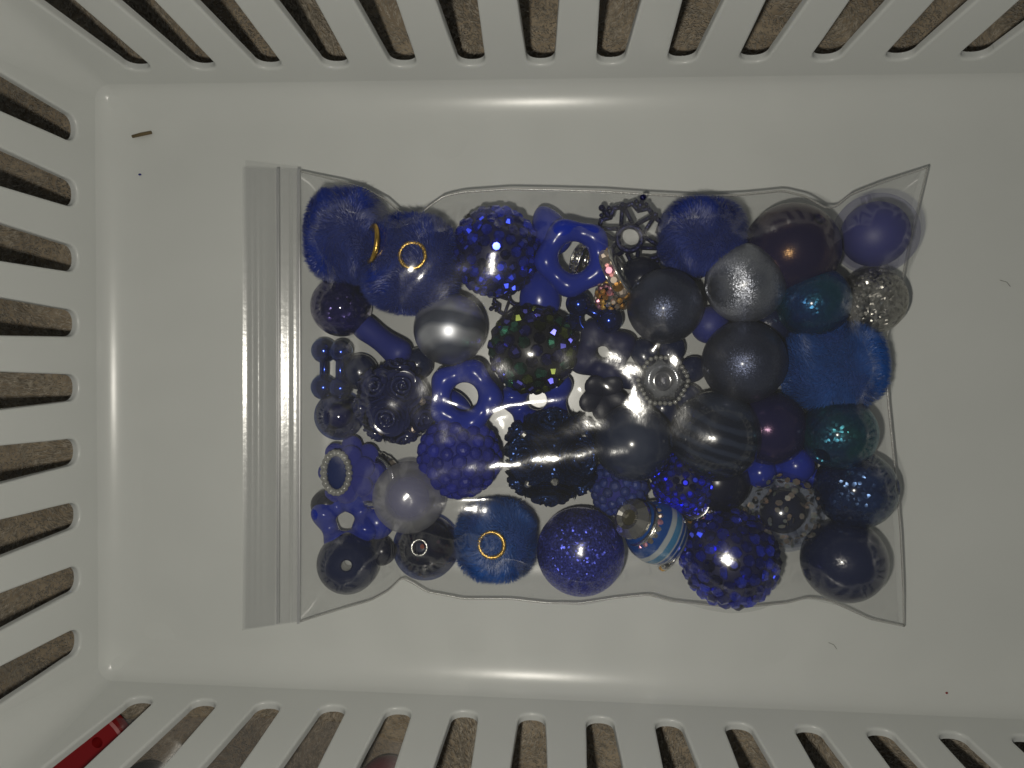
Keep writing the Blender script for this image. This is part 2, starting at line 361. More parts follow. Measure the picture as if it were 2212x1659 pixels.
def wall(name, org, ax, outw, a_lo, a_hi, centers, afan):
    """org = 3D origin on the crease line, ax = direction along, outw = outward; slots at centers (distance along)"""
    org = np.array(org, float); ax = np.array(ax, float); outw = np.array(outw, float)
    up = np.array([0, 0, 1.0]) + TW * outw; nrm = outw - TW * np.array([0, 0, 1.0]); nrm /= np.linalg.norm(nrm)
    def W(a, z, d): return tuple(org + ax * a + up * (z - ZW) + nrm * d)
    def fa(a, z): return a + (a - afan) * .00195 * (z - 14)
    def hw(z): return 3.55 + .05 * (z - 15.6)
    zj, zk = ZS0 + AH, ZS1 - AH
    seg = [math.pi * i / NA for i in range(NA + 1)]
    part = None
    def arc(c, off, bottom):
        out = []
        z0 = zj if bottom else zk; h = hw(z0) + off; cc = fa(c, z0); sgn = -1 if bottom else 1
        for t in seg:
            ct = math.cos(math.pi - t); st = math.sin(t)
            ex = .86                                              # squarish slot end
            out.append((cc + h * math.copysign(abs(ct) ** ex, ct), z0 + sgn * (AH + off) * abs(st) ** ex))
        return out
    def band(bottom, nm, zedge, parent):
        V = []; Fc = []
        def add(a, z, d): V.append(W(a, z, d)); return len(V) - 1
        sgn = bottom
        prevF = prevB = None
        eF = add(a_lo, zedge, 0); eB = add(a_lo, zedge, 2.0); jz = zj if bottom else zk
        lF = add(a_lo, jz, 0); lB = add(a_lo, jz, 2.0)
        prev = (lF, eF, lB, eB)
        def q(a, b, c, d): Fc.append((a, b, c, d) if bottom else (d, c, b, a))
        for c in centers:
            R_ = [[add(a, z, d) for a, z in arc(c, off, bottom)] for off, d in RINGS]
            eFs = [add(a, zedge, 0) for a, z in arc(c, RINGS[0][0], bottom)]
            eBs = [add(a, zedge, 2.0) for a, z in arc(c, RINGS[-1][0], bottom)]
            q(prev[1], eFs[0], R_[0][0], prev[0]); q(prev[2], R_[-1][0], eBs[0], prev[3])
            for i in range(NA):
                q(eFs[i], eFs[i + 1], R_[0][i + 1], R_[0][i]); q(R_[-1][i], R_[-1][i + 1], eBs[i + 1], eBs[i])
                for k in range(len(RINGS) - 1): q(R_[k][i], R_[k][i + 1], R_[k + 1][i + 1], R_[k + 1][i])
            prev = (R_[0][-1], eFs[-1], R_[-1][-1], eBs[-1])
        eF = add(a_hi, zedge, 0); eB = add(a_hi, zedge, 2.0); lF = add(a_hi, jz, 0); lB = add(a_hi, jz, 2.0)
        q(prev[1], eF, lF, prev[0]); q(prev[2], lB, eB, prev[3])
        o = link(nm, mesh(nm, V, Fc, True, 60), M_basket, parent); o.modifiers.new('wn', 'WEIGHTED_NORMAL').keep_sharp = True
        return o
    part = band(True, 'wall', ZW, basket)
    band(False, 'rim_band', ZT, part)
    edges = [None] + list(centers) + [None]
    for i in range(len(edges) - 1):
        A, B = edges[i], edges[i + 1]; V = []; Fc = []
        NZ = 5
        for zi in range(NZ + 1):
            z = zj + (zk - zj) * zi / NZ; row = []
            if A is None: row += [(a_lo, 2.0), (a_lo, 0.0)]
            else: row += [(fa(A, z) + hw(z) + off + rng.normal(0, .03), d) for off, d in RINGS[::-1]]
            if B is None: row += [(a_hi, 0.0), (a_hi, 2.0)]
            else: row += [(fa(B, z) - hw(z) - off + rng.normal(0, .03), d) for off, d in RINGS]
            V += [W(a, z, d) for a, d in row]
        m_ = len(row)
        for zi in range(NZ):
            for k in range(m_): Fc.append((zi * m_ + k, zi * m_ + (k + 1) % m_, (zi + 1) * m_ + (k + 1) % m_, (zi + 1) * m_ + k))
        o = link('bar', mesh('bar', V, Fc, True, 60), M_basket, part); o.modifiers.new('wn', 'WEIGHTED_NORMAL').keep_sharp = True
    return part
xs = [-107.7 + 17 * k for k in range(14)]; ysl = [58.13 - 16.64 * j for j in range(9)]
wall('wall', (0, YT, ZW), (1, 0, 0), (0, 1, 0), XL + RC, XR - RC, xs, -5)
wall('wall', (0, YB, ZW), (1, 0, 0), (0, -1, 0), XL + RC, XR - RC, xs, -5)
wall('wall', (XL, 0, ZW), (0, 1, 0), (-1, 0, 0), YB + RC, YT - RC, ysl[::-1], -8)
wall('wall', (XR, 0, ZW), (0, 1, 0), (1, 0, 0), YB + RC, YT - RC, ysl[::-1], -8)
for cx, cy, a0 in ((XR - RC, YT - RC, 0), (XL + RC, YT - RC, 90), (XL + RC, YB + RC, 180), (XR - RC, YB + RC, 270)):
    V = []; Fc = []; zz = [ZW, 12, 25, 40, ZT]
    for z in zz:
        for i in range(13):
            a = math.radians(a0 + 90 * i / 12); r = RC + TW * (z - ZW); V.append((cx + r * math.cos(a), cy + r * math.sin(a), z))
    for z in zz:
        for i in range(13):
            a = math.radians(a0 + 90 * i / 12); r = RC + 1.96 + TW * (z - ZW); V.append((cx + r * math.cos(a), cy + r * math.sin(a), z - .39))
    for k in range(4):
        for i in range(12):
            Fc.append((k * 13 + i, k * 13 + i + 1, (k + 1) * 13 + i + 1, (k + 1) * 13 + i)); q = 65
            Fc.append((q + k * 13 + i, q + (k + 1) * 13 + i, q + (k + 1) * 13 + i + 1, q + k * 13 + i + 1))
    link('corner', mesh('corner', V, Fc), M_basket, basket)
# rolled rim, just above the frame
ra, rb, rc_ = rring(-TW * (ZT - ZW), ZT), rring(-TW * (ZT - ZW) - 7, ZT + 1.5), rring(-TW * (ZT - ZW) - 8, ZT - 6); V = ra + rb + rc_; Fc = []
for k in range(2):
    for i in range(nr): Fc.append((k * nr + i, (k + 1) * nr + i, (k + 1) * nr + (i + 1) % nr, k * nr + (i + 1) % nr))
link('rim', mesh('rim', V, Fc, True, 50), M_basket, basket)

# ------------------------------------------------------------------ bead builders
def round_bead(u, v, r, mt, label, name='round_bead', axis=None, z=None, hole=1.3, group='round beads in the bag', cat='bead', sq=1.0):
    R = rest(r) if z is None else MM(r, z)
    zz = R + .3 if z is None else z
    p = P(u, v, zz); obst(p, R)
    if axis is None:
        a = random.uniform(0, 6.28); axis = (math.cos(a), math.sin(a), random.uniform(-.3, .2))
    o = link(name, mesh(name, *lathe(beadprof(R, hole, 22, sq), 44), True, 50), mt, None, p, zto(axis))
    return tag(o, label, cat, group)

def blade_fur(shape, count, length, lean_fn, wd=.06):
    V = []; Fc = []
    for _ in range(count):
        d = rng.normal(0, 1, 3); d /= np.linalg.norm(d)
        if d[2] < -.45: continue
        p, nn = shape(d)
        t = lean_fn(d); t = t - nn * np.dot(t, nn); 
        L_ = length * rng.uniform(.6, 1.25)
        s = np.cross(nn, t + rng.normal(0, .2, 3)); s /= (np.linalg.norm(s) + 1e-9); s = s * wd
        p0 = p - nn * .3; p1 = p + nn * L_ * .45 + t * L_ * .35; p2 = p + nn * L_ * .72 + t * L_ * .95 + rng.normal(0, .12, 3)
        b = len(V); V += [p0 - s, p0 + s, p1 + s, p1 - s, p2]
        Fc += [(b, b + 1, b + 2, b + 3), (b + 3, b + 2, b + 4)]
    return V, Fc
def fur_bead(u, v, rx, ry, label, fur=M_fur, skin=M_furskin, ring=None, zr=None, z=None, e=2.75, count=17000, seed=0):
    """squashed plush bead; ring = (u, v, r px, tilt axis) of its gold grommet"""
    zr = zr or .5 * (rest(rx) + rest(ry)); zc = zr + .6 if z is None else z
    ax, ay = MM(rx, zc) - 1.3, MM(ry, zc) - 1.3; az = zr - 1.2; p = P(u, v, zc)
    obst(p, ax + 1.2, ay + 1.2, az + 1.1)
    root = empty('plush_bead', p, label, 'bead', 'plush beads in the bag')
    def shape(d):
        k = (abs(d[0] / ax) ** e + abs(d[1] / ay) ** e + abs(d[2] / az) ** e) ** (-1 / e); q = d * k
        nn = np.array([math.copysign(abs(q[0] / ax) ** (e - 1) / ax, q[0]), math.copysign(abs(q[1] / ay) ** (e - 1) / ay, q[1]), math.copysign(abs(q[2] / az) ** (e - 1) / az, q[2])])
        return q, nn / np.linalg.norm(nn)
    vs, fs = sphere(1.0, 32, 20); vs = [shape(np.array(q) / np.linalg.norm(q))[0] for q in vs]
    link('body', mesh('body', vs, fs), skin, root)
    ph = seed * 1.7
    def lean(d):
        a = 1.8 * math.sin(3 * d[0] + ph) + 1.5 * math.sin(2.6 * d[1] + 2 * ph) + .8 * math.sin(5 * d[0] * d[1] + ph) + ph
        return np.array([math.cos(a), math.sin(a), -.25]) + .45 * np.array([d[0], d[1], 0]) + rng.normal(0, .22, 3)
    fo = link('fur', mesh('fur', *blade_fur(shape, count, 1.75, lean, .06), smooth=False), fur, root); fo['kind'] = 'stuff'
    if ring:
        ru, rv, rr, axis = ring; rz = zc + az + .55
        q = P(ru, rv, rz) - p; R = MM(rr, rz)
        g = link('grommet', mesh('grommet', *lathe([(R * .66, -1.2), (R * .68, .0), (R * .74, .42), (R * .86, .55), (R * .96, .36), (R, -.1), (R * .9, -.6)], 44)), M_gold, root, q, zto(axis))
        link('hole', mesh('hole', *lathe([(.01, -1.0), (R * .67, -1.0)], 32, False)), M_hole_shade, g)
    return root

def gem_mesh(name, r, mt, h=.62, sides=8):
    V = []; Fc = []
    for rr, z in ((r, -r * .35), (r, 0), (r * .56, r * h)):
        for i in range(sides):
            a = 2 * math.pi * (i + .5) / sides; V.append((rr * math.cos(a), rr * math.sin(a), z))
    for k in range(2):
        for i in range(sides):
            j = (i + 1) % sides; Fc.append((k * sides + i, k * sides + j, (k + 1) * sides + j, (k + 1) * sides + i))
    Fc.append(tuple(range(2 * sides, 3 * sides)))
    me = mesh(name, V, Fc, False); me.materials.append(mt); return me
def gem_bead(u, v, r, label, gems, core, gr=1.5, z=None, zmin=-.35, name='rhinestone_bead', pname='rhinestone', sq=(1, 1, 1), group='rhinestone beads in the bag', jit=.16, sink=.35, mk=gem_mesh, rotm=None, h=.62):
    R = rest(r) if z is None else MM(r, z); zc = R + .3 if z is None else z; p = P(u, v, zc); obst(p, R * min(sq))
    root = empty(name, p, label, 'bead', group, rotm)
    ri = R - gr * h * .8
    link('core', mesh('core', *xf(sphere(ri, 28, 18), scl=sq)), core, root)
    n_ = int(4 * ri * ri / (gr * gr) * .86)
    mes = [mk(pname, gr, m_, h) for m_ in (gems if isinstance(gems, list) else [gems])]
    for d in fib(n_, zmin):
        d = np.array(d); q = d * ri * np.array(sq); dn = d + rng.normal(0, jit, 3)
        o = link(pname, random.choice(mes), None, root, q + d * gr * (.12 - sink * .3), zto(dn)); o.scale = (random.uniform(.88, 1.06),) * 3
    return root
def lump_mesh(name, r, mt, h=.7):
    me = mesh(name, *xf(sphere(r, 8, 6), scl=(1.05, 1.05, .85)), False); me.materials.append(mt); return me

def rose_mesh(name, R, mt):
    parts = []
    # spiral heart
    V = []; Fc = []; N = 64; turns = 1.9
    for i in range(N + 1):
        t = i / N; a = t * turns * 2 * math.pi; r = R * (.05 + .34 * t); hh = R * (.66 - .12 * t) + .05 * R * math.sin(7 * a * .5)
        fl_ = R * (.03 + .10 * t)
        for k, (dr, z) in enumerate(((0, -.1 * R), (fl_ * .4, hh * .6), (fl_, hh), (fl_ + .09 * R, hh - .05 * R), (fl_ * .4 + .10 * R, hh * .5), (.1 * R, -.1 * R))):
            q = r + dr; V.append((q * math.cos(a), q * math.sin(a), z))
    for i in range(N):
        for k in range(5): Fc.append((i * 6 + k, (i + 1) * 6 + k, (i + 1) * 6 + k + 1, i * 6 + k + 1))
    parts.append((V, Fc))
    for ring, (n_, rr, hh, wd) in enumerate(((3, .46, .56, .80), (5, .62, .40, .62), (6, .80, .22, .56))):
        for p in range(n_):
            a0 = 2 * math.pi * (p + .5 * ring) / n_; V = []; Fc = []; nu, nv = 8, 5
            for sd in (0, 1):
                for i in range(nu + 1):
                    s = -1 + 2 * i / nu
                    for j in range(nv + 1):
                        t = j / nv; a = a0 + s * wd * 1.35 * (1 - .15 * t); edge = (1 - s * s) ** .5 if abs(s) < 1 else 0
                        r = R * (rr - .12 + (.20 + .18 * edge) * t ** 1.3); z = R * (-.05 + hh * (t * (1.45 - .5 * t)) * (.55 + .45 * edge)) - sd * R * .07
                        V.append((r * math.cos(a), r * math.sin(a), z))
            m_ = (nu + 1) * (nv + 1)
            for sd in (0, 1):
                for i in range(nu):
                    for j in range(nv):
                        b = sd * m_; Fc.append((b + i * (nv + 1) + j, b + (i + 1) * (nv + 1) + j, b + (i + 1) * (nv + 1) + j + 1, b + i * (nv + 1) + j + 1))
            parts.append((V, Fc))
    parts.append(xf(sphere(R * .7, 14, 8), (0, 0, -R * .25), None, (1, 1, .5)))
    me = mesh(name, *join(parts)); me.materials.append(mt); return me
def rose_bead(u, v, r, label, mt, dirs, rr, z=None, gems=None):
    R = rest(r) if z is None else MM(r, z); zc = R + .3 if z is None else z; p = P(u, v, zc); obst(p, R)
    root = empty('rose_bead', p, label, 'bead', 'rose beads in the bag')
    link('core', mesh('core', *sphere(R * .80, 28, 18)), mt, root); rm = rose_mesh('rose', rr, mt)
    for d in dirs:
        d = np.array(d, float); d /= np.linalg.norm(d)
        link('rose', rm, None, root, d * (R - rr * .55), zto(d) @ Matrix.Rotation(random.uniform(0, 6), 3, 'Z'))
    for d, m_ in gems or []:
        d = np.array(d, float); d /= np.linalg.norm(d); me = gem_mesh('rhinestone', 1.0, m_); link('rhinestone', me, None, root, d * (R - .9), zto(d))
    return root

def ring_bead(u, v, R, r, label, mt=M_royal, lob=5, amp=.1, z=6.0, axis=(0, 0, 1), sqz=1.0, ph=0.0, group='lobed ring beads in the bag', name='lobed_ring_bead', ampz=0.0, ob=None):
    p = P(u, v, z); R_, r_ = MM(R, z), MM(r, z); obst(p, ob if ob else r_ + 1.0)
    o = link(name, mesh(name, *torus(R_, r_, 70, 20, lob, amp, sqz, ph, ampz)), mt, None, p, zto(axis))
    return tag(o, label, 'bead', group)
def ball_spacer(u, v, pts, label, mt, hub=None, z=5.0, name='ball_spacer_bead'):
    """pts = (u, v, r px, z)"""
    p = P(u, v, z); root = empty(name, p, label, 'bead', 'ball spacer beads in the bag')
    cs = []
    for bu, bv, br, bz in pts:
        q = P(bu, bv, bz) - p; link('ball', mesh('ball', *lathe(beadprof(MM(br, bz), .5, 16), 28), True, 50), mt, root, q, zto((.4, .7, -.3))); cs.append(q); obst(p + q, MM(br, bz))
    parts = []
    for i in range(len(cs)):
        parts.append(tube([cs[i], (cs[i] + cs[(i + 1) % len(cs)]) / 2 * .92, cs[(i + 1) % len(cs)]], 1.3, 8))
    if hub: parts.append(xf(torus(hub, .8, 24, 8), (0, 0, .6)))
    link('hub', mesh('hub', *join(parts)), mt, root)
    return root
def flakes(n, R, mt, size=.7, shell=(.78, .97), name='flakes', parent=None, zmin=-.2):
    V = []; Fc = []
    for _ in range(n):
        d = rng.normal(0, 1, 3); d /= np.linalg.norm(d)
        if d[2] < zmin: continue
        c = d * R * rng.uniform(*shell); nn = d + rng.normal(0, .6, 3); nn /= np.linalg.norm(nn)
        a = np.cross(nn, [.3, .5, .8]); a /= np.linalg.norm(a); b_ = np.cross(nn, a); s = size * rng.uniform(.5, 1.2); b = len(V); k = 6
        for i in range(k): V.append(c + s * (a * math.cos(i * 2 * math.pi / k) + b_ * math.sin(i * 2 * math.pi / k)))
        Fc.append(tuple(range(b, b + k)))
    o = link(name, mesh(name, V, Fc, False), mt, parent); o['kind'] = 'stuff'; return o
def shell_bead(u, v, r, label, shell, core, cf, z=None, flk=None, nf=90, fs_=.75, axis=None, cat='bead', grommet=False, name='clear_bead', group='clear and frosted beads in the bag'):
    R = rest(r) if z is None else MM(r, z); zc = R + .3 if z is None else z; p = P(u, v, zc); obst(p, R)
    root = empty(name, p, label, cat, group); axis = axis or (math.cos(u), math.sin(u), -.15); q = zto(axis)
    link('shell', mesh('shell', *lathe(beadprof(R, 1.2, 22), 44), True, 50), shell, root, None, q)
    if core: link('core', mesh('core', *sphere(R * cf, 28, 18)), core, root)
    if flk: flakes(nf, R, flk, fs_, parent=root)
    if grommet:
        a = np.array(axis) / np.linalg.norm(axis)
        link('hole_ring', mesh('hole_ring', *torus(1.9, .3, 30, 8)), M_silver, root, a * R * .985, q)
    return root
def rondelle(u, v, r, axis, label, z, gems, gr=.85, n=18, thick=1.5, face=M_silver, name='rhinestone_rondelle', group='rhinestone rondelles in the bag', hole=.35):
    p = P(u, v, z); R = MM(r, z); root = empty(name, p, label, 'spacer bead', group, zto(axis)); obst(p, R * .7)
    for s in (-1, 1):
        link('disc', mesh('disc', *lathe([(R * hole, s * thick * .5), (R * .86, s * thick * .5), (R * .9, s * thick * .72), (R * .8, s * thick * .9), (R * (hole + .08), s * thick * .85)], 40)), face, root)
    link('band', mesh('band', *lathe([(R * hole, -thick * .6), (R * .85, -thick * .6), (R * .85, thick * .6), (R * hole, thick * .6)], 40)), face, root)
    mes = [gem_mesh('rhinestone', gr, m_) for m_ in gems]
    for i in range(n):
        a = 2 * math.pi * i / n; d = np.array((math.cos(a), math.sin(a), 0)); link('rhinestone', mes[(i * 7 // 3) % len(mes)], None, root, d * R * .86, zto(d + rng.normal(0, .12, 3)))
    return root

# ------------------------------------------------------------------ the beads, row by row from the top of the bag
fur_bead(752, 512, 94, 108, 'dark blue plush bead in the bag top left corner, gold eyelet half hidden', ring=(803, 527, 45, (-.95, .1, .55)), seed=1, z=10.0, zr=10.5)
fur_bead(888, 572, 112, 112, 'dark blue plush bead beside the zip with a full round gold eyelet on top', ring=(891, 552, 33, (.05, .05, 1)), seed=2, z=12.5, zr=10.5)
gem_bead(1070, 545, 96, 'cobalt rhinestone bead at the top edge between the plush bead and the ring bead', M_gem, M_gemcore, 1.55, jit=.3)
# glossy lobe behind the ring bead
def lobe(u, v, lx, ly, lz, ang, label, mt, z, name='petal_bead', pinch=.35, group='lobed blue beads in the bag', bend=0.0):
    p = P(u, v, z); a, b = MM(lx, z), MM(ly, z); vs, fs = sphere(1.0, 28, 18); V = []
    for x, y, q in vs:
        k = 1 - pinch * (1 - abs(x)) ** 1.0 * .0 - pinch * x
        V.append((x * a, y * b * k + bend * b * x * x, q * lz))
    obst(p, min(lz, b) * .9)
    o = link(name, mesh(name, V, fs), mt, None, p, Matrix.Rotation(math.radians(ang), 3, 'Z')); return tag(o, label, 'bead', group)
lobe(1188, 498, 56, 40, 4.5, 115, 'glossy royal blue petal shaped bead poking up left of the ring bead', M_royal, 8.0, pinch=.25)
ring_bead(1240, 556, 57, 24, 'glossy royal blue ring bead with an oval hole near the top edge', z=14.0, lob=5, amp=.05, axis=(.12, -.10, 1), ph=.5)
lobe(1166, 640, 58, 44, 4.0, 92, 'flat glossy royal blue bead wedged under the rhinestone beads and the ring', M_royal, 5.0, pinch=.15, name='petal_bead')
rondelle(1256, 560, 40, (.85, -.35, .35), 'silver rhinestone rondelle glimpsed through the hole of the ring bead', 8.0, [M_gemsil], .8, 16)

# snowflake charm
def snowflake(u, v, z, rpx, label, tilt=(0, 0, 1), spin=0.0):
    p = P(u, v, z); R = MM(rpx, z); root = empty('snowflake_charm', p, label, 'charm', 'snowflake charms in the bag', zto(tilt) @ Matrix.Rotation(spin, 3, 'Z'))
    link('hub', mesh('hub', *torus(R * .30, R * .075, 30, 8)), M_darkmetal, root); obst(p, 1.2)
    parts = []
    def pt(r, a): return (R * r * math.cos(a), R * r * math.sin(a), 0)
    dl = math.radians(30)
    parts.append(tube([pt(.36, -.12), pt(.78, -dl * .95)], R * .055)); parts.append(tube([pt(.36, .12), pt(.78, dl * .95)], R * .055))
    parts.append(tube([pt(.78, -dl), pt(.84, -.25), pt(.70, 0), pt(.84, .25), pt(.78, dl)], R * .07))
    parts.append(tube([pt(.68, 0), pt(.98, 0)], [R * .10, R * .06])); parts.append(xf(sphere(R * .085, 10, 7), pt(1.02, 0)))
    parts.append(xf(sphere(R * .075, 10, 7), pt(.83, dl))); parts.append(xf(sphere(R * .06, 8, 6), pt(.9, .14))); parts.append(xf(sphere(R * .06, 8, 6), pt(.9, -.14)))
    am = mesh('arm', *join(parts)); am.materials.append(M_darkmetal)
    for k in range(6): link('arm', am, None, root, None, Matrix.Rotation(k * math.pi / 3, 3, 'Z'))
    return root
snowflake(1360, 515, 8.5, 86, 'dark blue metal snowflake charm against the top edge of the bag', (-.1, -.25, 1), math.radians(95))
snowflake(1118, 640, 2.2, 62, 'dark blue snowflake charm mostly buried below the cobalt rhinestone bead, one arm showing', (0, 0, 1), .45)
# rhinestone bow strip + black bead behind
round_bead(1385, 600, 46, M_blackgloss, 'small glossy black bead in the gap beside the sparkling rondelle', z=7.0)
rondelle(1330, 588, 64, (.86, .42, .30), 'iridescent gold and pink rhinestone rondelle standing on edge below the snowflake', 12.0, [M_gemab, M_gempink, M_gemgold, M_gemab], 1.45, 17, 1.9, M_gemsil)
gem_bead(1322, 642, 38, 'clear iridescent rhinestone cluster glinting amber and pink beside the metallic balls', [M_gemab, M_gemgold, M_gempink, M_gemsil], M_dkcore, .85, z=8.0, name='rhinestone_cluster', group='rhinestone clusters in the bag')
fur_bead(1515, 512, 94, 84, 'dark blue plush bead without an eyelet at the top edge, right of the snowflake', seed=3, z=9.8, zr=9.5)
round_bead(1708, 542, 99, M_iris, 'large purple black lustre bead with an orange glint at the top right', axis=(.3, .5, .75))
shell_bead(1890, 506, 84, 'hazy frosted bead with a blue centre in the top right corner of the bag', M_frost2, M_core, .80)
round_bead(1610, 612, 84, M_pearl_bright, 'slate grey cats eye pearl bead with a broad bright streak', z=13.5, axis=(1, .2, -.2))
round_bead(1436, 662, 80, M_pearl, 'slate blue shimmer bead in the middle of the bag, right of the metallic balls', z=13.0)
round_bead(1607, 782, 88, M_pearl, 'slate blue shimmer bead left of the bright blue plush bead', z=13.5)
round_bead(1756, 652, 76, M_teal, 'petrol blue lustre bead with a green streak of light', z=13.5, axis=(.8, .3, .2))
round_bead(1882, 650, 70, M_silglit, 'silver glitter bead at the right edge behind the petrol lustre bead', z=8.0)
fur_bead(1797, 792, 108, 98, 'bright blue plush bead at the right edge of the bag, without an eyelet', fur=M_fur2, skin=M_furskin2, seed=5, z=10.5, zr=10.0)
round_bead(972, 711, 79, M_marble, 'marbled silver and navy satin bead left of centre', axis=(1, .25, -.1), z=12.0)
gem_bead(1150, 757, 94, 'black rhinestone bead with green, yellow and violet glints in the centre of the bag', [M_gemdk, M_gemdk2, M_gemdk3, M_gemdk2], M_dkcore, 1.75, z=13.0, jit=.28)
round_bead(737, 662, 66, M_crackle_ab, 'dark blue crackle bead with violet and pink sparks beside the zip', hole=1.0)
# matte bone bead
def bone():
    z = 7.5; p = P(825, 735, z); prof_ = []
    for i in range(25):
        t = math.pi * i / 24; x = -math.cos(t); r = math.sqrt(max(0, 1 - x * x)) * (.50 + .62 * x * x + .05 * x); prof_.append((max(.01, r * MM(52, z)), x * MM(74, z)))
    o = link('bone_bead', mesh('bone_bead', *lathe(prof_, 32, False)), M_royal_matte, None, p, zto((.78, -.55, .15))); obst(p, 4.6)
    tag(o, 'matte royal blue dumbbell shaped bead left of the marbled bead', 'bead')
bone()
ball_spacer(718, 798, [(700, 757, 28, 4.5), (737, 759, 25, 8.2), (736, 838, 25, 8.2), (699, 836, 28, 4.5)], 'metallic cobalt spacer of four balls beside the zip strip', M_metalblue, z=6.0)
ball_spacer(1278, 690, [(1250, 656, 28, 8), (1316, 691, 29, 8.5), (1300, 722, 22, 5), (1232, 700, 20, 5)], 'metallic cobalt spacer of balls around a hole in the middle of the bag', M_metalblue, hub=3.0, z=6.0)
shell_bead(733, 898, 54, 'smoky clear bead with a blue core beside the zip, below the metallic balls', M_clear_dark, M_core, .5, z=6.6)
rose_bead(858, 868, 92, 'navy resin bead covered in roses, left of the blue ring bead', M_rose, [(-.35, .40, .8), (.30, .42, .85), (-.05, -.35, .9), (-.75, -.15, .5), (.75, -.35, .5), (.1, .95, .3), (-.75, .6, .2), (.35, -.9, .35), (-.5, -.8, .3)], 5.2,
          gems=[((.75, .05, .6), M_gemab), ((-.25, -.7, .6), M_gemab), ((.55, -.7, .55), M_gemab)])
ring_bead(1003, 857, 55, 24, 'royal blue ring bead with a rounded square outline, left of centre', z=13.5, lob=5, amp=.06, axis=(-.10, .10, 1), ph=.9)
lobe(985, 872, 40, 24, 3.6, -35, 'royal blue bead seen through the hole of the rounded square ring', M_royal, 7.0, pinch=.1)
ring_bead(1160, 864, 48, 27, 'royal blue scalloped bead half covered by the black rhinestone bead', z=7.0, lob=5, amp=.12, axis=(.0, .12, 1), ph=.3, ampz=.5)
ring_bead(1302, 762, 40, 26, 'dark navy matte scalloped bead below the metallic balls', mt=M_navy_matte, z=6.0, lob=4, amp=.14, axis=(.1, .05, 1), ph=.2)
# slate flower bead
def slate_flower():
    z = 7.0; p = P(1302, 856, z); root = empty('flower_bead', p, 'dark slate matte flower bead between the pearl ringed flower and the scalloped bead', 'bead', 'flower beads in the bag', zto((.1, -.2, 1)))
    pm = mesh('petal', *xf(sphere(1, 18, 12), scl=(3.6, 2.9, 1.5))); pm.materials.append(M_slate_matte); obst(p, 3.0)
    for k in range(5):
        a = 2 * math.pi * k / 5 + .5; link('petal', pm, None, root, (3.0 * math.cos(a), 3.0 * math.sin(a), .5), Matrix.Rotation(a, 3, 'Z') @ Matrix.Rotation(-.35, 3, 'Y'))
    link('center', mesh('center', *lathe([(1.1, -2.0), (1.1, .8), (1.7, 1.3), (2.2, .6), (2.2, -2.0)], 24)), M_slate_matte, root)
slate_flower()
# clear flower with a ring of pearls
def pearl_flower():
    z = 9.5; p = P(1432, 822, z); root = empty('pearl_ring_flower_bead', p, 'dark petalled flower bead with a clear centre ringed by tiny silver pearls', 'bead', 'flower beads in the bag')
    obst(p, 5.0)
    pm = mesh('petal', *xf(sphere(1, 18, 12), scl=(3.9, 3.3, 1.9))); pm.materials.append(M_navygloss)
    for k in range(7):
        a = 2 * math.pi * k / 7 + .35; link('petal', pm, None, root, (8.2 * math.cos(a), 8.2 * math.sin(a), -3.2), Matrix.Rotation(a, 3, 'Z') @ Matrix.Rotation(.2, 3, 'Y'))
    link('center', mesh('center', *lathe([(0.8, -3), (.8, 1.2), (2.6, 1.0), (5.0, -.2), (6.2, -1.6), (6.2, -3.4)], 40)), M_clear, root)
    link('knob', mesh('knob', *xf(sphere(2.4, 16, 10), (.4, 0, -2.0), None, (1, 1.15, .8))), M_navycore, root)
    bm_ = mesh('pearl', *sphere(.62, 10, 7)); bm_.materials.append(M_white_pearl)
    for k in range(30):
        a = 2 * math.pi * k / 30; r = 5.9 * (1 + .04 * math.cos(6 * a)); link('pearl', bm_, None, root, (r * math.cos(a), r * math.sin(a), .2))
pearl_flower()
round_bead(1368, 956, 84, M_smoke, 'smoky navy glass bead with a white smear, just right of the glitter rose bead', axis=(.8, .1, .35), z=13.0, hole=1.6)
round_bead(1545, 942, 96, M_dkstripe, 'black bead with dark grey stripes, right of the smoky glass bead', axis=(.30, .93, .15), z=13.2)
round_bead(1552, 1040, 66, M_blackgloss, 'glossy black bead tucked under the dark striped bead', z=6.8)
round_bead(1662, 925, 78, M_irisp, 'plum black lustre bead with a pink glint, right of the dark striped bead')
round_bead(1812, 936, 77, M_tealg, 'green blue lustre bead with a blue glint below the bright plush bead', z=13.5, axis=(-.6, -.55, .5), hole=1.7)
ball_spacer(1690, 1010, [(1642, 1020, 33, 8), (1720, 1005, 38, 7.5), (1668, 985, 26, 4), (1745, 1030, 26, 4)], 'opaque royal blue spacer of balls above the confetti bead', M_royal, z=5.5)
shell_bead(1690, 1105, 84, 'clear bead full of iridescent confetti at the lower right', film('confetti_shell', (.80, .82, .88), .008, .1, 1.3, .0, cap=.08), M_navycore, .55, flk=M_confetti, nf=170, fs_=.8, axis=(.2, -.7, .6))
round_bead(1848, 1056, 83, M_crackle, 'dark blue crackle bead with a yellow glint at the right edge', axis=(.75, .15, .5), hole=1.6)
round_bead(1822, 1211, 87, M_navygloss, 'plain glossy navy bead in the bottom right corner of the bag', axis=(.9, .3, -.2))
gem_bead(1576, 1206, 103, 'large cobalt rhinestone bead at the bottom edge of the bag', M_gem, M_gemcore, 1.6, jit=.3)
round_bead(1417, 1150, 68, M_stripe, 'bright blue bead with white stripes at the bottom, beside a crystal rondelle', axis=(.83, -.50, -.25), z=11.5, hole=1.6)
rondelle(1393, 1136, 56, (-.83, .50, .42), 'iridescent rhinestone rondelle pressed against the striped bead', 14.0, [M_gemab, M_gempink, M_gemsil], .85, 20, 1.5)
